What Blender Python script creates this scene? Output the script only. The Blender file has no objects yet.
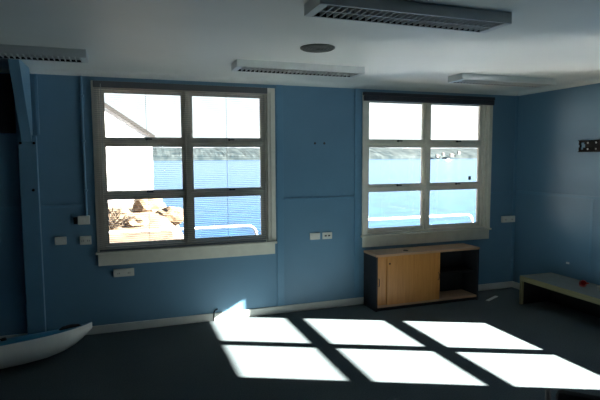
import bpy, bmesh, math, random
from mathutils import Vector, Matrix, Euler, noise
random.seed(7)
SC = bpy.context.scene
COL = SC.collection
R = math.radians

# ------------------------------------------------------------------ materials
def new_mat(name):
    m = bpy.data.materials.new(name); m.use_nodes = True
    nt = m.node_tree; b = nt.nodes['Principled BSDF']
    return m, nt, b

def mat(name, col, rough=.5, metal=0, spec=.5, var=.06, scale=8, bump=0, bscale=60, stretch=(1,1,1)):
    """plain painted / plastic surface with slight procedural variation"""
    m, nt, b = new_mat(name)
    b.inputs['Roughness'].default_value = rough
    b.inputs['Metallic'].default_value = metal
    b.inputs['Specular IOR Level'].default_value = spec
    tc = nt.nodes.new('ShaderNodeTexCoord')
    mp = nt.nodes.new('ShaderNodeMapping'); mp.inputs['Scale'].default_value = stretch
    nt.links.new(tc.outputs['Object'], mp.inputs['Vector'])
    nz = nt.nodes.new('ShaderNodeTexNoise'); nz.inputs['Scale'].default_value = scale; nz.inputs['Detail'].default_value = 4
    nt.links.new(mp.outputs['Vector'], nz.inputs['Vector'])
    rp = nt.nodes.new('ShaderNodeValToRGB')
    rp.color_ramp.elements[0].position = .3; rp.color_ramp.elements[1].position = .7
    rp.color_ramp.elements[0].color = [max(0, c*(1-var)) for c in col] + [1]
    rp.color_ramp.elements[1].color = [min(1, c*(1+var)) for c in col] + [1]
    nt.links.new(nz.outputs['Fac'], rp.inputs['Fac'])
    nt.links.new(rp.outputs['Color'], b.inputs['Base Color'])
    if bump:
        n2 = nt.nodes.new('ShaderNodeTexNoise'); n2.inputs['Scale'].default_value = bscale
        nt.links.new(mp.outputs['Vector'], n2.inputs['Vector'])
        bp = nt.nodes.new('ShaderNodeBump'); bp.inputs['Strength'].default_value = bump; bp.inputs['Distance'].default_value = .01
        nt.links.new(n2.outputs['Fac'], bp.inputs['Height']); nt.links.new(bp.outputs['Normal'], b.inputs['Normal'])
    return m

def wood(name, c1, c2, rough=.4, axis='Z', scale=1):
    m, nt, b = new_mat(name)
    b.inputs['Roughness'].default_value = rough
    tc = nt.nodes.new('ShaderNodeTexCoord'); mp = nt.nodes.new('ShaderNodeMapping')
    s = [22*scale]*3; s['XYZ'.index(axis)] = 1.2*scale
    mp.inputs['Scale'].default_value = s
    nt.links.new(tc.outputs['Object'], mp.inputs['Vector'])
    nz = nt.nodes.new('ShaderNodeTexNoise'); nz.inputs['Scale'].default_value = 2.2; nz.inputs['Detail'].default_value = 5
    nz.inputs['Distortion'].default_value = .6
    nt.links.new(mp.outputs['Vector'], nz.inputs['Vector'])
    rp = nt.nodes.new('ShaderNodeValToRGB')
    rp.color_ramp.elements[0].position = .3; rp.color_ramp.elements[1].position = .7
    rp.color_ramp.elements[0].color = list(c1)+[1]; rp.color_ramp.elements[1].color = list(c2)+[1]
    nt.links.new(nz.outputs['Fac'], rp.inputs['Fac']); nt.links.new(rp.outputs['Color'], b.inputs['Base Color'])
    return m

M = {}
M['wall'] = mat('blue_wall_paint', (.118, .248, .368), .42, var=.04, scale=2, bump=.04, bscale=90)
M['wall_gloss'] = mat('blue_trim_paint', (.118, .262, .395), .36, var=.04, scale=3)
M['ceil'] = mat('ceiling_paint', (.70, .74, .73), .62, var=.02, scale=2, bump=.03, bscale=40)
M['cornice'] = mat('cornice_paint', (.72, .76, .75), .55, var=.02)
M['skirt'] = mat('skirting_paint', (.66, .68, .64), .45, var=.05)
M['frame'] = mat('window_frame_paint', (.72, .70, .62), .75, spec=.2, var=.05, scale=12)
M['sill'] = mat('window_sill_paint', (.70, .69, .60), .45, var=.06, scale=10)
M['plastic'] = mat('white_plastic', (.70, .70, .64), .35, var=.03)
M['slot'] = mat('dark_socket_slot', (.03, .03, .035), .5)
M['black'] = mat('black_metal', (.005, .005, .0055), .6, spec=.12, var=.2)
M['blackfab'] = mat('black_upholstery', (.012, .012, .016), .8, var=.2, scale=60, bump=.2, bscale=300)
M['fixture'] = mat('fluorescent_housing_enamel', (.52, .58, .60), .4, var=.03)
M['reflect'] = mat('louvre_blade_enamel', (.48, .53, .54), .5, var=.03)
M['inner_shade'] = mat('interior_shade', (.012, .013, .015), .7, spec=.2)  # near-black colour standing in for shade in louvres and cabinet
M['tube'] = mat('unlit_fluorescent_tube', (.75, .76, .74), .25)
M['grille'] = mat('vent_grille_grey', (.10, .11, .105), .6, var=.1)
M['slat'] = mat('blind_slat_enamel', (.19, .21, .22), .5, var=.03)
M['bhead'] = mat('blind_headrail_enamel', (.10, .11, .12), .4, var=.06)
M['bdark'] = mat('dark_blind', (.018, .022, .035), .5, var=.2, scale=30, stretch=(1,1,20))
M['cord'] = mat('blind_cord', (.45, .46, .45), .8)
M['beech'] = wood('beech_veneer', (.45, .185, .042), (.56, .25, .066), .38, 'Z')
M['beechtop'] = wood('beech_top_veneer', (.36, .21, .12), (.46, .28, .17), .35, 'X')
M['charcoal'] = mat('charcoal_laminate', (.018, .021, .027), .6, spec=.25, var=.1)
M['handle'] = mat('bronze_handle', (.06, .035, .02), .3, metal=.6)
M['benchtop'] = mat('bench_grey_green_laminate', (.20, .23, .21), .45, var=.08, scale=14)
M['benchedge'] = wood('bench_pine_edge', (.22, .20, .10), (.29, .26, .14), .5, 'Y')
M['red'] = mat('red_plastic', (.68, .05, .03), .35)
M['whitecup'] = mat('white_china', (.75, .75, .70), .25)
M['paper'] = mat('white_paper', (.72, .74, .72), .8)
M['hull'] = mat('kayak_white_hull', (.62, .66, .64), .3, var=.08, scale=5)
M['deck'] = mat('kayak_blue_deck', (.03, .24, .40), .3, var=.1, scale=6)
M['rope'] = mat('black_webbing', (.01, .01, .012), .7)
M['screw'] = mat('bright_screw', (.8, .8, .78), .3)
M['extwall'] = mat('white_weatherboard', (.72, .72, .70), .7, var=.04)
M['barge'] = mat('brown_barge_board', (.009, .008, .007), .8, var=.2, scale=20)
M['roof'] = mat('corrugated_roof', (.25, .22, .2), .6)
M['rail'] = mat('white_rail_enamel', (.75, .76, .78), .35)
M['rock'] = mat('sandstone_rock', (.13, .088, .05), .9, var=.35, scale=3, bump=.6, bscale=8)
M['shrub'] = mat('dry_shrub_twigs', (.06, .04, .022), .9, var=.4, scale=15)
M['boat'] = mat('white_boat_gelcoat', (.8, .8, .8), .3)
M['house'] = mat('pale_house_render', (.30, .28, .24), .8)
M['htile'] = mat('house_tile_roof', (.12, .09, .08), .8)

def carpet_mat():
    m, nt, b = new_mat('blue_grey_carpet')
    b.inputs['Roughness'].default_value = .95; b.inputs['Specular IOR Level'].default_value = .15
    tc = nt.nodes.new('ShaderNodeTexCoord')
    n1 = nt.nodes.new('ShaderNodeTexNoise'); n1.inputs['Scale'].default_value = 90; n1.inputs['Detail'].default_value = 3
    n2 = nt.nodes.new('ShaderNodeTexNoise'); n2.inputs['Scale'].default_value = 1.4; n2.inputs['Detail'].default_value = 4
    for n in (n1, n2): nt.links.new(tc.outputs['Object'], n.inputs['Vector'])
    r1 = nt.nodes.new('ShaderNodeValToRGB')
    r1.color_ramp.elements[0].position = .35; r1.color_ramp.elements[0].color = (.062, .081, .090, 1)
    r1.color_ramp.elements[1].position = .65; r1.color_ramp.elements[1].color = (.092, .114, .122, 1)
    nt.links.new(n1.outputs['Fac'], r1.inputs['Fac'])
    r2 = nt.nodes.new('ShaderNodeValToRGB')
    r2.color_ramp.elements[0].position = .3; r2.color_ramp.elements[0].color = (.9, .9, .9, 1)
    r2.color_ramp.elements[1].position = .7; r2.color_ramp.elements[1].color = (1, 1, 1, 1)
    nt.links.new(n2.outputs['Fac'], r2.inputs['Fac'])
    mx = nt.nodes.new('ShaderNodeMix'); mx.data_type = 'RGBA'; mx.blend_type = 'MULTIPLY'; mx.inputs['Factor'].default_value = 1
    nt.links.new(r1.outputs['Color'], mx.inputs['A']); nt.links.new(r2.outputs['Color'], mx.inputs['B'])
    nt.links.new(mx.outputs['Result'], b.inputs['Base Color'])
    bp = nt.nodes.new('ShaderNodeBump'); bp.inputs['Strength'].default_value = .3; bp.inputs['Distance'].default_value = .006
    nt.links.new(n1.outputs['Fac'], bp.inputs['Height']); nt.links.new(bp.outputs['Normal'], b.inputs['Normal'])
    return m
M['carpet'] = carpet_mat()

def glass_mat():
    m, nt, b = new_mat('window_glass')
    nt.nodes.remove(b)
    tr = nt.nodes.new('ShaderNodeBsdfTransparent'); tr.inputs['Color'].default_value = (.975, .985, .98, 1)
    gl = nt.nodes.new('ShaderNodeBsdfGlossy'); gl.inputs['Roughness'].default_value = .018
    fr = nt.nodes.new('ShaderNodeFresnel'); fr.inputs['IOR'].default_value = 1.3
    mx = nt.nodes.new('ShaderNodeMixShader')
    nt.links.new(fr.outputs['Fac'], mx.inputs['Fac'])
    nt.links.new(tr.outputs['BSDF'], mx.inputs[1]); nt.links.new(gl.outputs['BSDF'], mx.inputs[2])
    nt.links.new(mx.outputs['Shader'], nt.nodes['Material Output'].inputs['Surface'])
    return m
M['glass'] = glass_mat()

def water_mat():
    m, nt, b = new_mat('bay_water')
    b.inputs['Base Color'].default_value = (.045, .17, .34, 1)
    b.inputs['Roughness'].default_value = .16
    b.inputs['IOR'].default_value = 1.33; b.inputs['Specular IOR Level'].default_value = .4
    tc = nt.nodes.new('ShaderNodeTexCoord'); mp = nt.nodes.new('ShaderNodeMapping')
    mp.inputs['Scale'].default_value = (.35, .9, 1)
    nt.links.new(tc.outputs['Object'], mp.inputs['Vector'])
    n1 = nt.nodes.new('ShaderNodeTexNoise'); n1.inputs['Scale'].default_value = 1.6; n1.inputs['Detail'].default_value = 5
    n1.inputs['Roughness'].default_value = .6
    nt.links.new(mp.outputs['Vector'], n1.inputs['Vector'])
    rp = nt.nodes.new('ShaderNodeValToRGB')
    rp.color_ramp.elements[0].position = .36; rp.color_ramp.elements[0].color = (.004, .026, .074, 1)
    rp.color_ramp.elements[1].position = .66; rp.color_ramp.elements[1].color = (.013, .068, .155, 1)
    nt.links.new(n1.outputs['Fac'], rp.inputs['Fac']); nt.links.new(rp.outputs['Color'], b.inputs['Base Color'])
    bp = nt.nodes.new('ShaderNodeBump'); bp.inputs['Strength'].default_value = .5; bp.inputs['Distance'].default_value = .12
    nt.links.new(n1.outputs['Fac'], bp.inputs['Height']); nt.links.new(bp.outputs['Normal'], b.inputs['Normal'])
    return m
M['water'] = water_mat()

def land_mat():
    m, nt, b = new_mat('sandy_bank')
    b.inputs['Roughness'].default_value = .95
    tc = nt.nodes.new('ShaderNodeTexCoord')
    n1 = nt.nodes.new('ShaderNodeTexNoise'); n1.inputs['Scale'].default_value = 1.3; n1.inputs['Detail'].default_value = 7
    nt.links.new(tc.outputs['Object'], n1.inputs['Vector'])
    rp = nt.nodes.new('ShaderNodeValToRGB')
    rp.color_ramp.elements[0].position = .36; rp.color_ramp.elements[0].color = (.055, .034, .02, 1)
    rp.color_ramp.elements[1].position = .60; rp.color_ramp.elements[1].color = (.125, .088, .052, 1)
    nt.links.new(n1.outputs['Fac'], rp.inputs['Fac']); nt.links.new(rp.outputs['Color'], b.inputs['Base Color'])
    return m
M['land'] = land_mat()

def bush_mat():
    m, nt, b = new_mat('far_bushland')
    b.inputs['Roughness'].default_value = .95; b.inputs['Specular IOR Level'].default_value = .1
    tc = nt.nodes.new('ShaderNodeTexCoord')
    n1 = nt.nodes.new('ShaderNodeTexNoise'); n1.inputs['Scale'].default_value = .045; n1.inputs['Detail'].default_value = 6
    nt.links.new(tc.outputs['Object'], n1.inputs['Vector'])
    rp = nt.nodes.new('ShaderNodeValToRGB')
    rp.color_ramp.elements[0].position = .35; rp.color_ramp.elements[0].color = (.009, .016, .019, 1)
    rp.color_ramp.elements[1].position = .7; rp.color_ramp.elements[1].color = (.036, .045, .046, 1)
    nt.links.new(n1.outputs['Fac'], rp.inputs['Fac']); nt.links.new(rp.outputs['Color'], b.inputs['Base Color'])
    return m
M['bush'] = bush_mat()

# ------------------------------------------------------------------ helpers
def box(bm, x0, x1, y0, y1, z0, z1, bev=0):
    vs = [bm.verts.new((x, y, z)) for x in (x0, x1) for y in (y0, y1) for z in (z0, z1)]
    F = [(0,1,3,2),(4,6,7,5),(0,4,5,1),(2,3,7,6),(0,2,6,4),(1,5,7,3)]
    fs = [bm.faces.new([vs[i] for i in f]) for f in F]
    if bev:
        es = set(e for f in fs for e in f.edges)
        bmesh.ops.bevel(bm, geom=list(es), offset=bev, segments=2, affect='EDGES', profile=.5)
    return bm

def tube(bm, pts, r, seg=10, caps=True):
    pts = [Vector(p) for p in pts]; n = len(pts); rings = []
    rs = r if isinstance(r, (list, tuple)) else [r]*n
    up = None
    for i, p in enumerate(pts):
        t = (pts[min(i+1, n-1)] - pts[max(i-1, 0)]).normalized()
        if up is None:
            up = Vector((0, 0, 1)) if abs(t.z) < .9 else Vector((1, 0, 0))
        a = t.cross(up).normalized(); b = a.cross(t).normalized(); up = b
        rings.append([bm.verts.new(p + (a*math.cos(k*2*math.pi/seg) + b*math.sin(k*2*math.pi/seg))*rs[i]) for k in range(seg)])
    for i in range(n-1):
        for k in range(seg):
            bm.faces.new((rings[i][k], rings[i][(k+1) % seg], rings[i+1][(k+1) % seg], rings[i+1][k]))
    if caps:
        bm.faces.new(rings[0][::-1]); bm.faces.new(rings[-1])
    return bm

def lathe(bm, prof, c=(0, 0, 0), seg=32, axis='Z', mx=None):
    rings = []
    for r, h in prof:
        ring = []
        for k in range(seg):
            a = k*2*math.pi/seg
            v = Vector((r*math.cos(a), r*math.sin(a), h))
            if mx: v = mx @ v
            ring.append(bm.verts.new(v + Vector(c)))
        rings.append(ring)
    for i in range(len(rings)-1):
        for k in range(seg):
            bm.faces.new((rings[i][k], rings[i][(k+1) % seg], rings[i+1][(k+1) % seg], rings[i+1][k]))
    bm.faces.new(rings[0][::-1]); bm.faces.new(rings[-1])
    return bm

def B(): return bmesh.new()

def obj(name, bm, m, parent=None, smooth=False, xf=None):
    if xf is not None: bmesh.ops.transform(bm, matrix=xf, verts=bm.verts)
    bmesh.ops.remove_doubles(bm, verts=bm.verts, dist=1e-6)
    bmesh.ops.recalc_face_normals(bm, faces=bm.faces)
    me = bpy.data.meshes.new(name); bm.to_mesh(me); bm.free()
    if smooth:
        for p in me.polygons: p.use_smooth = True
        try: me.set_sharp_from_angle(angle=R(40))
        except Exception: pass
    me.materials.append(m)
    o = bpy.data.objects.new(name, me); COL.objects.link(o)
    if parent: o.parent = parent
    return o

def thing(name, label, cat, loc=(0, 0, 0), rz=0, group=None):
    o = bpy.data.objects.new(name, None); COL.objects.link(o)
    o.empty_display_size = .1
    o.location = loc; o.rotation_euler = (0, 0, rz)
    o['label'] = label; o['category'] = cat
    if group: o['group'] = group
    return o

def tag(o, label, cat, group=None):
    o['label'] = label; o['category'] = cat
    if group: o['group'] = group
    return o

def struct(o, label=None, cat=None):
    o['kind'] = 'structure'
    if label: o['label'] = label
    if cat: o['category'] = cat
    return o

def dup(root, loc, label=None):
    r = root.copy(); COL.objects.link(r); r.location = loc
    if label: r['label'] = label
    for ch in list(root.children):
        c = ch.copy(); COL.objects.link(c); c.parent = r
        for g in ch.children:
            d = g.copy(); COL.objects.link(d); d.parent = c
    return r

# ------------------------------------------------------------------ room shell
XL, XR, YF, YB, H, T = -10.5, 0.0, -10.5, 0.0, 2.7, .12
W1, W2, W3 = -4.415, -1.390, -2.695      # window centres (back wall x, back wall x, right wall y)
DZ3 = -.12                                # the right-hand window sits a little lower
HU, HZ0, HZ1 = .93, .862, 2.575

b = B(); box(b, XL-T, XR+T, YF-T, YB+T, -.2, 0)
struct(obj('floor', b, M['carpet']), 'dark blue grey carpet with bright sun patches', 'floor')
b = B(); box(b, XL-T, XR+T, YF-T, YB+T, H, H+.15)
struct(obj('ceiling', b, M['ceil']), 'plain pale ceiling above the blue walls', 'ceiling')
b = B()
xs = [XL-T, W1-HU, W1+HU, W2-HU, W2+HU, XR+T]
for i in range(5):
    if i in (1, 3):
        box(b, xs[i], xs[i+1], 0, T, 0, HZ0); box(b, xs[i], xs[i+1], 0, T, HZ1, H)
    else:
        box(b, xs[i], xs[i+1], 0, T, 0, H)
struct(obj('wall_back', b, M['wall']), 'blue painted wall with two sea-view windows', 'wall')
b = B()
y0, y1 = W3-HU, W3+HU+.06
box(b, 0, T, YF, y0, 0, H); box(b, 0, T, y1, 0, 0, H)
box(b, 0, T, y0, y1, 0, HZ0+DZ3); box(b, 0, T, y0, y1, HZ1+DZ3, H)
struct(obj('wall_right', b, M['wall']), 'blue painted wall on the right behind the bench', 'wall')
b = B(); box(b, XL-T, XL, YF, 0, 0, H); struct(obj('wall_left', b, M['wall']), 'blue wall left of the kayak', 'wall')
b = B(); box(b, XL-T, XR+T, YF-T, YF, 0, H); struct(obj('wall_front', b, M['wall']), 'blue wall behind the viewer', 'wall')

# cornice (small cove) and skirting
def cove(name, p0, p1, inw):
    """cove running from p0 to p1 along the wall top, inw = unit vector into the room"""
    bm = B(); s = .055; prof = [(0, 0), (0, -s)]
    for k in range(1, 6):
        a = k/6*math.pi/2
        prof.append((s-s*math.cos(a), -s+s*math.sin(a)))
    prof += [(s, 0)]
    rings = []
    for p in (p0, p1):
        rings.append([bm.verts.new((p[0]+inw[0]*q[0], p[1]+inw[1]*q[0], H+q[1])) for q in prof])
    n = len(prof)
    for k in range(n):
        bm.faces.new((rings[0][k], rings[0][(k+1) % n], rings[1][(k+1) % n], rings[1][k]))
    bm.faces.new(rings[0]); bm.faces.new(rings[1][::-1])
    return obj(name, bm, M['cornice'])
struct(cove('trim_1', (XL, 0), (XR, 0), (0, -1)), 'pale cove cornice along the window wall', 'cornice')
struct(cove('trim_2', (0, YF), (0, 0), (-1, 0)), 'pale cove cornice along the right wall', 'cornice')
struct(cove('trim_3', (XL, YF), (XL, 0), (1, 0)), 'pale cove cornice along the left wall', 'cornice')
def skirt(name, x0, x1, y0, y1, m='skirt'):
    bm = B(); box(bm, x0, x1, y0, y1, 0, .085, .004); return struct(obj(name, bm, M[m]))
skirt('baseboard_back', -5.872, XR, -.018, 0)['label'] = 'white skirting board under the two windows'
o = skirt('baseboard_back_left', XL, -6.045, -.018, 0); o['label'] = 'skirting board behind the kayak'
skirt('baseboard_right', -.018, 0, YF, -.018)['label'] = 'white skirting board on the right wall'
skirt('baseboard_left', XL, XL+.018, YF, -.018)['label'] = 'skirting board on the left wall'

# cover battens over the wall sheet joints
tn = [4]
def batten(x0, x1, z0, z1, d=.013, right=False, label=None):
    bm = B()
    if right: box(bm, -d, 0, x0, x1, z0, z1, .002)
    else: box(bm, x0, x1, -d, 0, z0, z1, .002)
    o = struct(obj('trim_%d' % tn[0], bm, M['wall_gloss']), label, 'cover batten'); tn[0] += 1
    return o
batten(-3.440, -3.358, .09, 2.645, label='vertical cover batten right of the left window')
batten(-2.452, -2.385, .09, 2.645, label='vertical cover batten left of the right window')
batten(-5.882, -5.855, 2.06, 2.645, label='short vertical batten above the timber post')
batten(-.045, 0, .09, 2.645, label='corner batten between the two walls')
batten(-3.357, -2.453, 1.325, 1.352, label='horizontal cover batten between the windows')
batten(-.42, -.046, 1.325, 1.352, label='short horizontal batten right of the right window')
batten(-5.875, -5.49, 1.33, 1.36, label='horizontal batten left of the left window')
batten(XL, -6.045, 1.33, 1.36, label='horizontal batten left of the timber post')
batten(-1.66, -.046, 1.325, 1.362, right=True, d=.012, label='horizontal cover batten along the right wall')
batten(YF, -3.66, 1.325, 1.362, right=True, d=.012, label='horizontal cover batten on the right wall beyond the sunny window')
batten(-1.222, -1.19, .09, 1.324, right=True, d=.004, label='low vertical batten above the bench')

# ------------------------------------------------------------------ windows
RP = Matrix.Identity(4)
def window(n, xf, label, dshift=0, dz=0, ex=0):
    Z = lambda z: z+dz
    s = dshift
    b = B()
    # architrave
    box(b, -.96-ex, -.905-ex, -.018, .0, Z(.86), Z(2.605), .003); box(b, .905, .96, -.018, .0, Z(.86), Z(2.605), .003)
    box(b, -.905-ex, .905, -.018, .0, Z(2.55), Z(2.605), .003)
    # jambs, head, bottom member (lining the hole)
    box(b, -.925-ex, -.882-ex, -.006, .118, Z(.864), Z(2.572)); box(b, .872, .925, -.006, .118, Z(.864), Z(2.572))
    box(b, .845, .872, .028, .118, Z(.885), Z(2.545), .004)
    box(b, -.882-ex, .872, -.006, .118, Z(2.535), Z(2.572)); box(b, -.882-ex, .872, .0, .118, Z(.864), Z(.89))
    # mullion and transoms
    box(b, -.040, .010, .018+s, .117, Z(.89), Z(2.535), .004)
    for z0, z1 in ((1.98, 2.01), (1.43, 1.455)):
        box(b, -.882-ex, -.04, .036+s, .117, Z(z0), Z(z1), .003); box(b, .01, .845, .036+s, .117, Z(z0), Z(z1), .003)
    root = obj('window_%d' % n, b, M['frame'], xf=xf); struct(root, label, 'window')
    # sill board with apron
    b = B(); box(b, -.975-ex, .965, -.05, .0, Z(.838), Z(.862), .005); box(b, -.955-ex, .945, -.024, -.0005, Z(.715), Z(.838), .003)
    obj('window_sill', b, M['sill'], root, xf=xf)
    cols = [(-.882-ex, -.04, -.842-ex, -.075), (.01, .845, .045, .805)]
    rows = [(2.01, 2.535, 2.045, 2.495), (1.455, 1.98, 1.487, 1.945), (.89, 1.43, .935, 1.39)]
    for u0, u1, a0, a1 in cols:
        for ri, (z0, z1, c0, c1) in enumerate(rows):
            b = B(); d0, d1 = .05+s, .084+s*.8
            e = .0015
            box(b, u0+e, a0, d0, d1, Z(z0+e), Z(z1-e)); box(b, a1, u1-e, d0, d1, Z(z0+e), Z(z1-e))
            box(b, a0, a1, d0, d1, Z(z0+e), Z(c0)); box(b, a0, a1, d0, d1, Z(c1), Z(z1-e))
            sash = obj('sash', b, M['frame'], root, xf=xf)
            b = B(); box(b, a0-.004, a1+.004, .066+s, .070+s, Z(c0-.004), Z(c1+.004))
            obj('glass_pane', b, M['glass'], sash, xf=xf)
            if ri < 2:
                um = (a0+a1)/2 + .02
                b = B(); zc = Z(c0-.018)
                lathe(b, [(.013, 0), (.013, .012), (.008, .018)], seg=12, mx=Matrix.Translation((um, d0, zc)) @ Matrix.Rotation(R(90), 4, 'X'))
                box(b, um-.006, um+.055, d0-.024, d0-.014, zc-.007, zc+.007, .002)
                obj('latch', b, M['black'], sash, xf=xf)
    return root
I4 = Matrix.Translation((0, 0, 0))
window(1, Matrix.Translation((W1, 0, 0)), 'left white six pane window behind the lowered blind')
window(2, Matrix.Translation((W2, 0, 0)), 'right white six pane window above the cabinet')
# local (u, d, z) -> right wall: d -> +x, u -> -y
X3 = Matrix.Translation((0, W3, 0)) @ Matrix.Rotation(R(-90), 4, 'Z')
window(3, X3, 'window in the right wall that lets the sun in', dshift=.028, dz=DZ3, ex=.06)

# ------------------------------------------------------------------ blinds
def lowered_blind():
    t = thing('venetian_blind', 'fully lowered pale venetian blind with open slats across the left window', 'blind', (W1, 0, 2.6))
    zt, zb, xa, xb = 2.555, .885, -.935, .835
    b = B(); box(b, xa-.005, xb+.03, -.050, -.019, -.062, .0, .003); obj('headrail', b, M['bhead'], t)
    b = B(); n = 80
    for i in range(n):
        z = (zb + .02 + (zt - .03 - zb)*(i/(n-1))) - 2.6
        dy = .0130; tilt = .0004
        v = []
        for y, dz in ((-dy, -tilt), (0, .0013), (dy, tilt)):
            v.append((y-.034, z+dz))
        for k in range(2):
            (ya, za), (yb, zb_) = v[k], v[k+1]
            q = [bm for bm in ()]
            p = [b.verts.new((xa, ya, za)), b.verts.new((xb, ya, za)), b.verts.new((xb, yb, zb_)), b.verts.new((xa, yb, zb_))]
            p2 = [b.verts.new((c.co.x, c.co.y, c.co.z-.0006)) for c in p]
            b.faces.new(p); b.faces.new(p2[::-1])
            for i0 in range(4): b.faces.new((p[i0], p2[i0], p2[(i0+1) % 4], p[(i0+1) % 4]))
    obj('slats', b, M['slat'], t)
    b = B(); box(b, xa, xb, -.047, -.022, zb-2.6-.018, zb-2.6, .003); obj('bottom_rail', b, M['bhead'], t)
    for x in (-.44, .40):
        b = B()
        for y in (-.0472, -.0208): tube(b, [(x, y, -.05), (x, y, zb-2.6)], .0011, 5)
        obj('ladder_cord', b, M['cord'], t)
    b = B(); tube(b, [(-.87, -.054, -.03), (-.872, -.056, -.6), (-.872, -.056, -1.1)], .0035, 8); obj('tilt_wand', b, M['cord'], t)
lowered_blind()
t = thing('raised_blind', 'dark raised blind bunched at the head of the right window', 'blind', (W2, 0, 2.6))
b = B(); box(b, -.965, .955, -.062, -.019, -.032, .004, .003); obj('headrail', b, M['bdark'], t)
b = B()
for i in range(14): box(b, -.955, .945, -.060, -.022, -.036-.0034*i-.0030, -.036-.0034*i, 0)
obj('slat_stack', b, M['bdark'], t)
b = B(); box(b, -.955, .945, -.061, -.021, -.098, -.0845, .003); obj('bottom_rail', b, M['bdark'], t)

b = B(); box(b, -.735, -.695, .0640, .0658, 1.515, 1.565, .0005)
M['sticker'] = mat('dark_green_sticker', (.012, .035, .03), .6)
tag(obj('window_sticker', b, M['sticker']), 'small dark green sticker on the middle right pane of the right window', 'sticker')

# ------------------------------------------------------------------ post with knee brace, dark wall patch, conduit
t = thing('timber_post', 'blue painted timber post with diagonal knee brace beside the kayak', 'post', (-5.96, 0, 0))
b = B(); box(b, -.078, .078, -.075, -.001, 0, 2.05, .004); obj('post_shaft', b, M['wall_gloss'], t)
b = B()
# brace springs from the post and rises into the room to the ceiling
w = .042
for_pts = [(.0, 1.985), (-.073, 1.985), (-.53, 2.697), (.0, 2.697)]
vs = [[b.verts.new((x, y-.002, z)) for (y, z) in for_pts] for x in (-w, w)]
b.faces.new(vs[0]); b.faces.new(vs[1][::-1])
for k in range(4): b.faces.new((vs[0][k], vs[0][(k+1) % 4], vs[1][(k+1) % 4], vs[1][k]))
obj('knee_brace', b, M['wall_gloss'], t)
for x, z in ((-.055, 1.975), (.06, 1.975), (.035, 1.52)):
    b = B(); lathe(b, [(.014, 0), (.014, .010), (.009, .014)], seg=6, mx=Matrix.Translation((x, -.075, z)) @ Matrix.Rotation(R(90), 4, 'X'))
    obj('bolt', b, M['black'], t)
b = B(); box(b, -7.4, -6.06, -.03, -.001, 2.07, 2.63, .004)  # thin near-black slab over a dark area of wall
M['board'] = mat('dark_patch', (.02, .028, .036), .7, spec=.2)
o = tag(obj('dark_wall_patch', b, M['board']), 'dark flat patch high on the wall left of the timber post', 'board')
b = B(); tube(b, [(-5.465, -.013, 1.243), (-5.465, -.013, 2.60), (-5.465, -.013, 2.645)], .0125, 10)
for z in (1.5, 2.0, 2.45): box(b, -5.485, -5.445, -.028, -.001, z-.01, z+.01, .002)
tag(obj('conduit', b, M['wall_gloss'], smooth=True), 'blue painted vertical conduit running down to the topmost socket plate', 'conduit')

# ------------------------------------------------------------------ wall plates
def plate(name, x, z, w, h, d, label, kind='socket', cat='socket', group='wall plates around the windows'):
    t = thing(name, label, cat, (x, 0, z), 0, group)
    b = B(); box(b, -w/2, w/2, -d, -.0005, -h/2, h/2, .004); obj('plate', b, M['plastic'], t)
    if kind == 'switch':
        b = B(); box(b, -.012, .012, -d-.006, -d+.001, -.018, .018, .002); obj('rocker', b, M['plastic'], t)
    elif kind == 'double':
        for s in (-1, 1):
            for k in (-1, 1):
                b = B(); box(b, s*w*.25+k*.008-.0022, s*w*.25+k*.008+.0022, -d-.0006, -d+.002, -.012, .004); obj('pin_slot', b, M['slot'], t)
            b = B(); box(b, s*w*.1-.006, s*w*.1+.006, -d-.004, -d+.001, .010, .022, .001); obj('rocker', b, M['plastic'], t)
    elif kind == 'data':
        for s in (-1, 1):
            b = B(); box(b, s*.022-.014, s*.022+.014, -d-.0008, -d+.003, -.008, .010); obj('port', b, M['slot'], t)
    elif kind == 'blank':
        for s in (-1, 1):
            b = B(); lathe(b, [(.005, 0), (.004, .0015)], seg=10, mx=Matrix.Translation((s*w*.33, -d, 0)) @ Matrix.Rotation(R(90), 4, 'X')); obj('screw', b, M['screw'], t)
    return t
p = plate('light_switch', -5.490, 1.200, .112, .088, .035, 'pale switch box at the foot of the vertical conduit', 'switch', 'switch')
b = B(); box(b, -.096, -.058, -.045, -.0005, -.035, .035, .006); obj('dark_block', b, M['black'], p)  # plain black block at the left of the switch box
plate('wall_socket', -5.712, 1.001, .105, .078, .034, 'small socket box nearest the timber post, left of the conduit', 'blank')
plate('wall_socket', -5.482, .991, .108, .088, .022, 'small socket plate right below the conduit switch box', 'double')
plate('wall_socket', -5.125, .629, .205, .080, .034, 'wide pale socket box just under the left window sill', 'double')
plate('wall_socket', -2.970, .889, .128, .080, .014, 'plain pale plate between the windows, the left one of two', 'blank')
plate('data_socket', -2.812, .887, .125, .080, .014, 'pale plate with dark slot between the windows, right one of two', 'data')
plate('wall_socket', -.125, .966, .215, .085, .034, 'wide pale socket box right of the right window near the corner', 'double')
for x, l in ((-2.964, 'small dark screw hole between the windows, the left one of two'), (-2.846, 'small dark screw hole between the windows, the right one of two')):
    b = B(); lathe(b, [(.012, 0), (.014, .002), (.007, .006), (.006, .016)], seg=12, mx=Matrix.Translation((x, -.0005, 1.99)) @ Matrix.Rotation(R(90), 4, 'X'))
    tag(obj('wall_plug', b, M['slot'], smooth=True), l, 'wall plug', 'dark wall plugs between the windows')
b = B(); tube(b, [(-4.195, -.026, .0), (-4.193, -.028, .06), (-4.19, -.026, .105), (-4.175, -.022, .122), (-4.155, -.012, .125), (-4.15, -.0, .125)], .007, 8)
tag(obj('cable_stub', b, M['black'], smooth=True), 'short black cable stub curling out of the skirting by the sun patch', 'cable')

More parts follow.
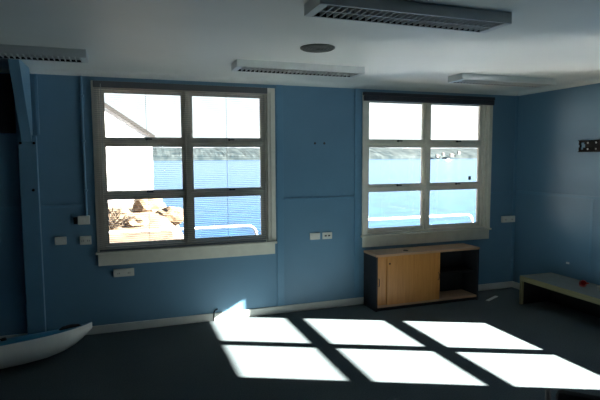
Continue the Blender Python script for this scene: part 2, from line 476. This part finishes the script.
# ------------------------------------------------------------------ ceiling lights
def light_fixture(loc, label):
    t = thing('fluorescent_light', label, 'ceiling light', loc, 0, 'louvred fluorescent ceiling lights')
    L, W, Hh = .632, .125, .066
    b = B()
    box(b, -L, L, -W, -W+.012, -Hh, 0, .002); box(b, -L, L, W-.012, W, -Hh, 0, .002)
    box(b, -L, -L+.045, -W+.012, W-.012, -Hh, 0); box(b, L-.045, L, -W+.012, W-.012, -Hh, 0)
    box(b, -L+.045, L-.045, -W+.012, W-.012, -.018, 0)
    obj('housing', b, M['fixture'], t)
    b = B(); n = 28
    for i in range(n+1):
        x = -L+.05 + (2*L-.1)*i/n
        box(b, x-.003, x+.003, -W+.0205, W-.0205, -Hh+.001, -.030)
    box(b, -L+.05, L-.05, -.004, .004, -Hh+.0015, -.030)
    obj('louvre', b, M['reflect'], t)
    b = B(); box(b, -L+.046, L-.046, -W+.013, W-.013, -.0235, -.0185)
    for s_ in (-1, 1): box(b, -L+.046, L-.046, s_*(W-.0165)-.0035, s_*(W-.0165)+.0035, -Hh+.002, -.0236)  # black side strips paint the shade inside the louvre cells
    for s_ in (-1, 1): box(b, s_*(L-.048)-.0015, s_*(L-.048)+.0015, -W+.021, W-.021, -Hh+.002, -.0236)
    obj('tray_shade', b, M['inner_shade'], t)
    return t
f = light_fixture((-3.44, -2.835, H), 'nearest louvred fluorescent light, cut by the top of the view')
dup(f, (-3.475, -.915, H), 'louvred fluorescent light above the left window, beyond the round vent')
dup(f, (-5.975, -.925, H), 'louvred fluorescent light above the timber post at left')
dup(f, (-1.075, -.915, H), 'louvred fluorescent light in the far right corner by the bright streaks')
t = thing('ceiling_vent', 'round dark grey vent in the ceiling between two fluorescent lights', 'vent', (-3.59, -1.69, H))
b = B(); lathe(b, [(.140, -.0003), (.140, -.008), (.128, -.014), (.118, -.010), (.118, -.0003)], seg=40); obj('rim', b, M['grille'], t, smooth=True)
b = B()
for r in (.03, .055, .08, .105):
    lathe(b, [(r-.008, -.003), (r-.008, -.011), (r+.008, -.011), (r+.008, -.003)], seg=32)
lathe(b, [(.117, -.0008), (.117, -.004)], seg=32)
obj('grille', b, M['grille'], t, smooth=True)

# ------------------------------------------------------------------ cabinet
def cabinet():
    t = thing('sideboard', 'low office cabinet with beech sliding doors and charcoal sides under the right window', 'cabinet', (-2.338, -.362, 0))
    Wd, Dp, Ht = 1.462, .322, .682
    b = B(); box(b, -.004, Wd+.006, -.006, Dp, Ht-.026, Ht, .002); obj('top_board', b, M['beechtop'], t)
    b = B(); lathe(b, [(.032, 0), (.032, .004), (.026, .006), (.012, .003)], c=(.475, .135, Ht), seg=24); obj('cable_grommet', b, M['charcoal'], t, smooth=True)
    for x in (0, Wd-.022):
        b = B(); box(b, x, x+.022, 0, Dp, .0, Ht-.0265, .001); obj('side_panel', b, M['charcoal'], t)
    b = B(); box(b, .0225, Wd-.0225, Dp-.016, Dp-.001, .0, Ht-.027); obj('dark_back_panel', b, M['charcoal'], t)
    b = B(); box(b, .0225, Wd-.0225, .004, Dp-.0165, .042, .066, .001); obj('bottom_board', b, M['beechtop'], t)
    b = B(); box(b, .0225, Wd-.0225, .030, .046, .0, .0415); obj('plinth', b, M['charcoal'], t)
    b = B(); box(b, .905, Wd-.0225, .09, Dp-.0165, .355, .373, .001); obj('shelf', b, M['inner_shade'], t)  # shelf coloured near black for the shade in the open bay
    b = B(); box(b, .885, .9045, .045, Dp-.0165, .0665, Ht-.0265); obj('partition', b, M['charcoal'], t)
    # left door: only its outer strip shows; sits behind the wide one
    b = B(); box(b, .0235, .19, .022, .038, .0675, Ht-.0275, .001)
    d = obj('sliding_door', b, M['beech'], t); d['label'] = 'narrow visible strip of the rear sliding door'
    def handle(x, y, z, par):
        bm = B(); tube(bm, [(x, y+.001, z-.045), (x, y-.016, z-.042), (x, y-.022, z-.02), (x, y-.022, z+.02), (x, y-.016, z+.042), (x, y+.001, z+.045)], .0055, 8)
        obj('handle', bm, M['handle'], par, smooth=True)
    handle(.045, .022, .345, d)
    b = B(); x0, x1 = .150, .884; n = 30
    box(b, x0, x1, .006, .018, .0675, Ht-.0275)
    for i in range(n):        # tambour ribs
        xa = x0 + (x1-x0)*i/n
        box(b, xa+.0012, xa+(x1-x0)/n-.0012, .0035, .0075, .0675, Ht-.0275)
    d = obj('sliding_door', b, M['beech'], t); d['label'] = 'wide ribbed beech sliding door'
    handle(x1-.026, .0035, .36, d)
    b = B(); lathe(b, [(.011, 0), (.011, .004), (.007, .006)], seg=14, mx=Matrix.Translation((x0+.032, .0036, .565)) @ Matrix.Rotation(R(90), 4, 'X'))
    obj('lock', b, M['black'], d, smooth=True)
cabinet()

# ------------------------------------------------------------------ bench and the things on it
t = thing('low_bench', 'long low bench with pale wooden edge along the right wall', 'bench', (-.515, -.675, 0))
BL = 1.62
b = B(); box(b, .012, .487, -BL+.012, -.012, .336, .3565, .001); obj('bench_top', b, M['benchtop'], t)
b = B(); box(b, 0, .012, -BL, 0, .296, .357, .002); box(b, .487, .497, -BL, 0, .296, .357, .002)
box(b, .012, .487, -.012, 0, .296, .357, .002); box(b, .012, .487, -BL, -BL+.012, .296, .357, .002); obj('edge_band', b, M['benchedge'], t)
for y in (-.036, -BL+.001):
    for x in (.001, .46):
        b = B(); box(b, x, x+.036, y, y+.035, 0, .2955, .003); obj('leg', b, M['benchedge'], t)
b = B(); box(b, .038, .459, -.032, -.018, .0, .2955, .002); obj('end_shade', b, M['charcoal'], t)  # dark sheet added for the shade under the bench end
b = B(); box(b, .44, .456, -BL+.041, -.038, .0, .2955, .002); obj('dark_back_panel', b, M['charcoal'], t)  # dark sheet added at the back for the darkness under the bench
t = thing('red_cup', 'small red cup lying on its side on the low bench', 'cup', (-.235, -1.335, .357), R(215))
mx = Matrix.Translation((0, 0, .038)) @ Matrix.Rotation(R(86), 4, 'Y')
b = B(); lathe(b, [(.0285, -.045), (.033, .0), (.038, .045), (.0385, .047), (.036, .047), (.031, .0), (.026, -.041)], seg=24, mx=mx); obj('cup_body', b, M['red'], t, smooth=True)
b = B(); tube(b, [(-.025, .030, .04), (-.02, .052, .04), (.01, .056, .042), (.024, .034, .042)], .005, 8); obj('handle', b, M['red'], t, smooth=True)
t = thing('white_cup', 'small white cup on the low bench at the edge of the view', 'cup', (-.215, -1.535, .357))
b = B(); lathe(b, [(.022, .0), (.026, .003), (.036, .045), (.036, .047), (.033, .046), (.024, .006)], seg=24); obj('cup_body', b, M['whitecup'], t, smooth=True)
b = B(); tube(b, [(.031, 0, .038), (.05, 0, .036), (.05, 0, .018), (.028, 0, .012)], .004, 8); obj('handle', b, M['whitecup'], t, smooth=True)
t = thing('wall_glint', 'tiny white modelled hook low on the right wall above the low bench', 'glint', (0, -.908, .522))  # small white solid made to stand in for a glint on the wall
b = B(); box(b, -.006, -.0005, -.022, .022, -.012, .012, .002); obj('glint_plate', b, M['paper'], t)
b = B(); tube(b, [(-.004, 0, .0), (-.022, 0, -.006), (-.028, 0, .002), (-.026, 0, .010)], .004, 8); obj('glint_arm', b, M['paper'], t, smooth=True)

# wall bracket
t = thing('wall_bracket', 'black slotted metal mounting bracket high on the right wall', 'bracket', (0, -1.0, 1.872))
b = B(); L = .56; hh = .138
box(b, -.012, -.001, -L, 0, hh-.028, hh, .001); box(b, -.012, -.001, -L, 0, 0, .028, .001)
box(b, -.012, -.001, -.024, 0, .028, .056); box(b, -.012, -.001, -.024, 0, .082, hh-.028)
box(b, -.012, -.001, -.030, -.012, .056, .082)
box(b, -.012, -.001, -L, -.088, .028, hh-.028)
box(b, -.012, -.001, -.088, -.062, .028, .052); box(b, -.012, -.001, -.088, -.075, .09, hh-.028)
for (y0, y1, z0, z1) in ((-L, 0, hh-.006, hh), (-L, 0, 0, .006)): box(b, -.026, -.012, y0, y1, z0, z1)
obj('plate', b, M['black'], t)
for y in (-.125, -.232, -.34, -.45):
    for z in (.034, .106):
        b = B(); lathe(b, [(.0105, 0), (.0105, .004), (.006, .007)], seg=12, mx=Matrix.Translation((-.012, y, z)) @ Matrix.Rotation(R(-90), 4, 'Y'))
        obj('screw', b, M['screw'], t, smooth=True)

b = B(); box(b, -.145, .145, -.022, .022, .0005, .004, .001)
o = obj('paper_strip', b, M['paper']); o.location = (-.665, -.372, 0); o.rotation_euler = (0, 0, R(27))
tag(o, 'thin white paper strip on the carpet between cabinet and bench', 'paper')

# ------------------------------------------------------------------ kayak
def kayak():
    t = thing('kayak', 'white hulled kayak with blue deck lying on the carpet at left', 'kayak', (-5.405, -.565, .0), R(12))
    t.rotation_euler = (R(-16), 0, R(12)); t.location.z = .020
    LL = 3.0
    secs = [0, .012, .04, .09, .16, .26, .40, .58, .80, 1.05, 1.3, 1.5]
    def prm(s):
        q = min(s, LL-s)
        w = .29*(1-math.exp(-q/.42))*(1.03) if q > 0 else 0
        w = max(w, .004)
        sheer = .195 + .075*math.exp(-q/.30)
        keel = .235*math.exp(-((q+.02)/.20)**1.15) + .002
        keel = min(keel, sheer-.012)
        return w, sheer, keel
    ss = secs + [LL-s for s in secs[-2::-1]]
    hull, deck = B(), B()
    hr, dr = [], []
    for s in ss:
        w, sh, ke = prm(s); x = -s
        prof = []
        for k in range(-8, 9):
            a = k/8*math.pi/2
            yy = w*math.copysign(abs(math.sin(a))**.72, a); zz = sh-(sh-ke)*abs(math.cos(a))**.7
            prof.append((yy, zz))
        hr.append([hull.verts.new((x, y, z)) for y, z in prof])
        dp = []
        for k in range(-6, 7):
            u = k/6
            dp.append((w*u*1.02, sh+.004+(.055*w/.3)*(1-u*u)))
        dr.append([deck.verts.new((x, y, z)) for y, z in dp] + [deck.verts.new((x, w*.98, sh-.001)), deck.verts.new((x, -w*.98, sh-.001))])
    for i in range(len(ss)-1):
        for k in range(16): hull.faces.new((hr[i][k], hr[i][k+1], hr[i+1][k+1], hr[i+1][k]))
        n = len(dr[0])
        for k in range(n): deck.faces.new((dr[i][k], dr[i][(k+1) % n], dr[i+1][(k+1) % n], dr[i+1][k]))
    hull.faces.new(hr[0]); hull.faces.new(hr[-1][::-1]); deck.faces.new(dr[0]); deck.faces.new(dr[-1][::-1])
    for i in range(len(ss)-1): hull.faces.new((hr[i][0], hr[i+1][0], hr[i+1][16], hr[i][16]))
    obj('hull', hull, M['hull'], t, smooth=True); obj('deck', deck, M['deck'], t, smooth=True)
    b = B(); x = -.20; w, sh, ke = prm(.16)
    tube(b, [(x+.10, -.045, sh+.008), (x+.07, -.055, sh+.022), (x, -.07, sh+.026), (x-.06, -.08, sh+.020), (x-.085, -.085, sh+.006)], [.012, .016, .018, .016, .012], 8)
    obj('carry_handle', b, M['rope'], t, smooth=True)
    b = B()
    for x, y in ((-.72, -.16), (-.72, .16)):
        lathe(b, [(.022, 0), (.022, .012), (.012, .02)], c=(x, y, .238), seg=12)
    tube(b, [(-.72, -.16, .252), (-.85, -.08, .262), (-1.0, 0, .268), (-1.1, .12, .255)], .006, 6)
    obj('deck_line', b, M['rope'], t, smooth=True)
    b = B()
    ring = []
    for k in range(28):
        a = k*2*math.pi/28; ring.append((-1.5+.42*math.cos(a), .19*math.sin(a), .238+.024*(1-(math.sin(a)*.7)**2)))
    tube(b, ring+ring[:1], .014, 8, caps=False); obj('cockpit_rim', b, M['rope'], t, smooth=True)
kayak()

# ------------------------------------------------------------------ black chair at the bottom edge
def chair():
    t = thing('black_chair', 'black padded armchair, only its top edge showing at the bottom right', 'chair', (-2.99, -3.84, 0), R(-45))
    b = B(); box(b, -.22, .22, -.22, .22, .40, .47, .03); obj('seat', b, M['blackfab'], t, smooth=True)
    b = B(); box(b, -.215, .215, -.27, -.215, .44, .80, .026); obj('backrest', b, M['blackfab'], t, smooth=True)
    for x in (-.235, .235):
        for y in (-.21, .20):
            b = B(); tube(b, [(x, y, 0), (x, y, .40 if y < 0 else .60)], .012, 10); obj('leg', b, M['black'], t, smooth=True)
        b = B(); tube(b, [(x, -.25, .585), (x, -.1, .61), (x, .12, .61), (x, .20, .59)], .014, 10); obj('armrest', b, M['black'], t, smooth=True)
    b = B(); box(b, -.235, .235, -.2, -.18, .37, .395); box(b, -.235, .235, .18, .2, .37, .395); obj('seat_frame', b, M['black'], t)
chair()

# ------------------------------------------------------------------ outside
SUN_EL, SUN_AZ = R(26.6), R(24.5)
def smoothstep(a, b_, x):
    t_ = max(0, min(1, (x-a)/(b_-a))); return t_*t_*(3-2*t_)
def land_h(x, y):
    near = -.55
    bank = -.55 + .88*smoothstep(3.5, 11.3, y)
    left = 1-smoothstep(-4.1, -2.2, x + .10*math.sin(y*1.7))
    base = near + (-3.6-near)*smoothstep(4.0, 9.0, y)
    z = base*(1-left) + bank*left
    if y > 19: z += (-3.8-z)*smoothstep(19, 26, y)
    if x > .5: z += (-3.8-z)*smoothstep(1.2, 4.5, x)
    n = noise.noise(Vector((x*.9, y*.9, 0)))*.12 + noise.noise(Vector((x*2.7, y*2.7, 3)))*.05
    return z + n*left*smoothstep(3, 6, y)
b = B(); nx, ny = 96, 96; x0, x1, y0, y1 = -34, 8, .13, 28
gv = []
for i in range(nx+1):
    u = i/nx; x = x0 + (x1-x0)*(u**.55)
    gv.append([b.verts.new((x, y0+(y1-y0)*(j/ny)**1.3, land_h(x, y0+(y1-y0)*(j/ny)**1.3))) for j in range(ny+1)])
for i in range(nx):
    for j in range(ny): b.faces.new((gv[i][j], gv[i+1][j], gv[i+1][j+1], gv[i][j+1]))
struct(obj('ground_bank', b, M['land'], smooth=True), 'sandy rocky bank outside the left window', 'ground')
b = B(); gv = []
for i in range(13):
    x = .13 + 8*i/12
    gv.append([b.verts.new((x, -14+14.13*j/12, -.55 + (-3.8+.55)*smoothstep(1.2, 4.5, x))) for j in range(13)])
for i in range(12):
    for j in range(12): b.faces.new((gv[i][j], gv[i+1][j], gv[i+1][j+1], gv[i][j+1]))
struct(obj('ground_side', b, M['land'], smooth=True), 'sloping ground outside the right wall', 'ground')
b = B(); f_ = b.faces.new([b.verts.new(p) for p in ((-4000, -3000, -3), (6000, -3000, -3), (6000, 6000, -3), (-4000, 6000, -3))])
struct(obj('bay_water', b, M['water']), 'blue bay water beyond the windows', 'water')

# far wooded shore
b = B(); gv = []
for i in range(420):
    x = -700 + i*6.0
    row = []
    for j, (dy, hz) in enumerate(((0, -3.2), (4, -1.2), (8, 5), (30, 12), (70, 20), (120, 27), (180, 31), (300, 29))):
        hh = hz
        if j >= 2:
            hh += noise.noise(Vector((x*.006, dy*.01, 0)))*4.5*(hz/26) + (noise.noise(Vector((x*.11, dy*.11, 5)))*1.8 + noise.noise(Vector((x*.035, dy*.1, 9)))*2.2)
        row.append(b.verts.new((x, 1200+dy + (noise.noise(Vector((x*.004, 0, 2)))*30 if j < 8 else 0), hh)))
    gv.append(row)
for i in range(len(gv)-1):
    for j in range(7): b.faces.new((gv[i][j], gv[i+1][j], gv[i+1][j+1], gv[i][j+1]))
o = obj('far_bushland', b, M['bush']); o['kind'] = 'stuff'; o['label'] = 'wooded far shore across the bay'; o['category'] = 'trees'

def far_house(x, y, z, w, h, label):
    t = thing('far_house', label, 'house', (x, y, z), 0, 'pale houses on the far shore')
    b = B(); box(b, -w/2, w/2, -4, 4, -3, h); obj('house_wall', b, M['house'], t)
    b = B()
    p = [(-w/2-.5, -4.6, h), (w/2+.5, -4.6, h), (w/2+.5, 4.6, h), (-w/2-.5, 4.6, h), (-w/2+1, 0, h+2.4), (w/2-1, 0, h+2.4)]
    v = [b.verts.new(q) for q in p]
    for f in ((0, 1, 5, 4), (1, 2, 5), (2, 3, 4, 5), (3, 0, 4), (3, 2, 1, 0)): b.faces.new([v[i] for i in f])
    obj('roof', b, M['htile'], t)
for x, y, z, w, h, l in (
    (884, 1208, 6, 10, 3.6, 'largest pale house on the far shore, seen through the right window'),
    (858, 1212, 9, 6, 3.4, 'small pale house just left of the largest house across the bay'),
    (834, 1206, 4, 7, 3, 'pale house low by the water, leftmost in the right-hand panes'),
    (914, 1216, 13.5, 6, 3.4, 'pale house higher among the trees, right of the largest one')):
    far_house(x, y, z, w, h, l)

# small motor boat
t = thing('motor_boat', 'tiny white motor boat on the bay in the right window', 'boat', (438, 608, -3), R(8))
b = B()
rings = []
for x, w, k in ((-5, 1.5, -.2), (-2, 1.7, -.3), (1.5, 1.5, -.25), (4, .8, 0), (6, .05, .5)):
    rings.append([b.verts.new(p) for p in ((x, -w, 1.2), (x, -w*.8, k), (x, 0, k-.3), (x, w*.8, k), (x, w, 1.2))])
for i in range(4):
    for k in range(5): b.faces.new((rings[i][k], rings[i][(k+1) % 5], rings[i+1][(k+1) % 5], rings[i+1][k]))
b.faces.new(rings[0]); b.faces.new(rings[-1][::-1]); obj('boat_hull', b, M['boat'], t)
b = B(); box(b, -2.4, 1.6, -1.1, 1.1, 1.15, 2.7, .2); obj('cabin', b, M['boat'], t)

# neighbouring white gabled building
t = thing('white_building', 'white gabled building with dark barge board outside the left window', 'building', (-4.20, 12.0, 0))
b = B(); Wb = 7.0; pit = .683; ez = 2.52
pts = [(0, -.6), (0, ez), (-Wb/2, ez+pit*Wb/2), (-Wb, ez), (-Wb, -.6)]
va = [[b.verts.new((x, y, z)) for x, z in pts] for y in (0, 9)]
b.faces.new(va[0]); b.faces.new(va[1][::-1])
for k in range(5): b.faces.new((va[0][k], va[0][(k+1) % 5], va[1][(k+1) % 5], va[1][k]))
obj('gable_wall', b, M['extwall'], t)
b = B()
for s in (0, 1):
    f2 = (lambda x: x) if s == 0 else (lambda x: -Wb-x)
    q = [(.10, ez-.068), (-Wb/2, ez+pit*Wb/2), (-Wb/2, ez+pit*Wb/2+.14), (.10, ez+.07)]
    vv = [[b.verts.new((f2(x), y, z)) for x, z in q] for y in (-.06, -.002)]
    b.faces.new(vv[0]); b.faces.new(vv[1][::-1])
    for k in range(4): b.faces.new((vv[0][k], vv[0][(k+1) % 4], vv[1][(k+1) % 4], vv[1][k]))
obj('barge_board', b, M['barge'], t)
b = B()
for s in (0, 1):
    f2 = (lambda x: x) if s == 0 else (lambda x: -Wb-x)
    q = [(.10, ez-.02), (-Wb/2, ez+pit*Wb/2+.05), (-Wb/2, ez+pit*Wb/2+.10), (.10, ez+.03)]
    vv = [[b.verts.new((f2(x), y, z)) for x, z in q] for y in (0.0, 9.2)]
    b.faces.new(vv[0]); b.faces.new(vv[1][::-1])
    for k in range(4): b.faces.new((vv[0][k], vv[0][(k+1) % 4], vv[1][(k+1) % 4], vv[1][k]))
obj('roof', b, M['roof'], t)

# rocks and a dry shrub on the bank
def rock(x, y, r, sq, label, seed):
    bm = B(); bmesh.ops.create_icosphere(bm, subdivisions=3, radius=r)
    for v in bm.verts:
        n = noise.noise(v.co*(1.6/r) + Vector((seed, 0, 0)))*.35 + noise.noise(v.co*(4/r) + Vector((0, seed, 0)))*.12
        v.co *= 1+n; v.co.z *= sq
    o = obj('boulder', bm, M['rock'], smooth=False); o.location = (x, y, land_h(x, y)+r*sq*.25); o.rotation_euler = (0, 0, seed)
    tag(o, label, 'rock', 'boulders on the sandy bank')
rock(-3.80, 9.6, .42, .6, 'tan boulder at the right end of the bank next to the water', 1.3)
rock(-4.45, 10.2, .45, .75, 'large tan boulder below the corner of the white building', 4.1)
rock(-4.85, 8.6, .30, .6, 'tan boulder in the middle of the bank, in front of the white building', 7.7)
rock(-5.25, 9.8, .28, .6, 'small tan boulder right of the dry shrub on the bank', 9.2)
b = B()
for i in range(70):
    a, e = random.uniform(0, 2*math.pi), random.uniform(.35, 1.45)
    d = Vector((math.cos(a)*math.cos(e), math.sin(a)*math.cos(e), math.sin(e))); l = random.uniform(.25, .6)
    tube(b, [(0, 0, 0), tuple(d*l*.5+Vector((0, 0, .02))), tuple(d*l)], [.012, .008, .003], 5)
    p = d*l
    for k in range(3):
        q = p + Vector((random.uniform(-.06, .06), random.uniform(-.06, .06), random.uniform(-.04, .06)))
        tube(b, [tuple(d*l*.7), tuple(q)], [.008, .012], 4)
o = obj('dry_shrub', b, M['shrub']); o.location = (-5.50, 8.2, land_h(-5.50, 8.2)-.03)
tag(o, 'dry brown shrub on the bank at the left edge of the window', 'shrub')

# white hoop railings outside
def hoop(name, xa, xb, label):
    t = thing(name, label, 'railing', (xa, 2.0, 0), 0, 'white hoop railings outside')
    L = xb-xa; zt = .775; r = .14; zg = -.62
    pts = [(0, 0, zg), (0, 0, zt-r)]
    for k in range(1, 7):
        a = k/6*math.pi/2; pts.append((r-r*math.cos(a), 0, zt-r+r*math.sin(a)))
    for k in range(0, 7):
        a = math.pi/2*(1-k/6); pts.append((L-r+r*math.cos(a), 0, zt-r+r*math.sin(a)))
    pts += [(L, 0, zg)]
    b = B(); tube(b, pts, .022, 10); obj('hoop_rail', b, M['rail'], t, smooth=True)
hoop('hoop_railing', -6.6, -3.18, 'white tubular hoop railing outside the left window')
hoop('hoop_railing', -2.75, .89, 'white tubular hoop railing outside the right window')

# ------------------------------------------------------------------ light, sky, camera
d = Vector((-math.cos(SUN_EL)*math.cos(SUN_AZ), math.cos(SUN_EL)*math.sin(SUN_AZ), -math.sin(SUN_EL)))
sun = bpy.data.lights.new('sun', 'SUN'); sun.energy = 8.2; sun.color = (1, .95, .87); sun.angle = R(.53)
so = bpy.data.objects.new('sun', sun); COL.objects.link(so)
so.rotation_euler = d.to_track_quat('-Z', 'Y').to_euler(); so.location = (10, -8, 8)

w = bpy.data.worlds.new('sky'); SC.world = w; w.use_nodes = True
nt = w.node_tree; bg = nt.nodes['Background']
tc = nt.nodes.new('ShaderNodeTexCoord'); sx = nt.nodes.new('ShaderNodeSeparateXYZ')
nt.links.new(tc.outputs['Generated'], sx.inputs['Vector'])
rp = nt.nodes.new('ShaderNodeValToRGB'); e = rp.color_ramp.elements
e[0].position = 0; e[0].color = (1.35, 1.48, 1.50, 1)
e[1].position = 1; e[1].color = (.11, .22, .48, 1)
for p, c in ((.16, (1.15, 1.36, 1.46, 1)), (.34, (.36, .58, .92, 1)), (.7, (.16, .30, .60, 1))):
    k = e.new(p); k.color = c
nt.links.new(sx.outputs['Z'], rp.inputs['Fac'])
nt.links.new(rp.outputs['Color'], bg.inputs['Color']); bg.inputs['Strength'].default_value = .072

cam = bpy.data.cameras.new('camera'); co = bpy.data.objects.new('camera', cam); COL.objects.link(co)
yaw, pitch, roll, fpx = .3368, .0846, .0049, 496.7
cy, sy, cp, sp = math.cos(yaw), math.sin(yaw), math.cos(pitch), math.sin(pitch)
fw = Vector((sy*cp, cy*cp, -sp)); rt = Vector((cy, -sy, 0)); dn = fw.cross(rt)
r2 = rt*math.cos(roll) + dn*math.sin(roll); d2 = -rt*math.sin(roll) + dn*math.cos(roll)
mw = Matrix((r2, -d2, -fw)).transposed().to_4x4(); mw.translation = (-5.0728, -5.4807, 1.8202)
co.matrix_world = mw
cam.sensor_fit = 'HORIZONTAL'; cam.sensor_width = 36; cam.lens = 36*fpx/600
cam.clip_start = .05; cam.clip_end = 20000
SC.camera = co

SC.view_settings.view_transform = 'Standard'; SC.view_settings.look = 'None'
SC.view_settings.gamma = 1; SC.view_settings.use_curve_mapping = False
SC.view_settings.exposure = 3.9
try:
    SC.cycles.max_bounces = 14; SC.cycles.diffuse_bounces = 8; SC.cycles.transparent_max_bounces = 24
    SC.cycles.sample_clamp_indirect = 6; SC.cycles.blur_glossy = .05
except Exception: pass
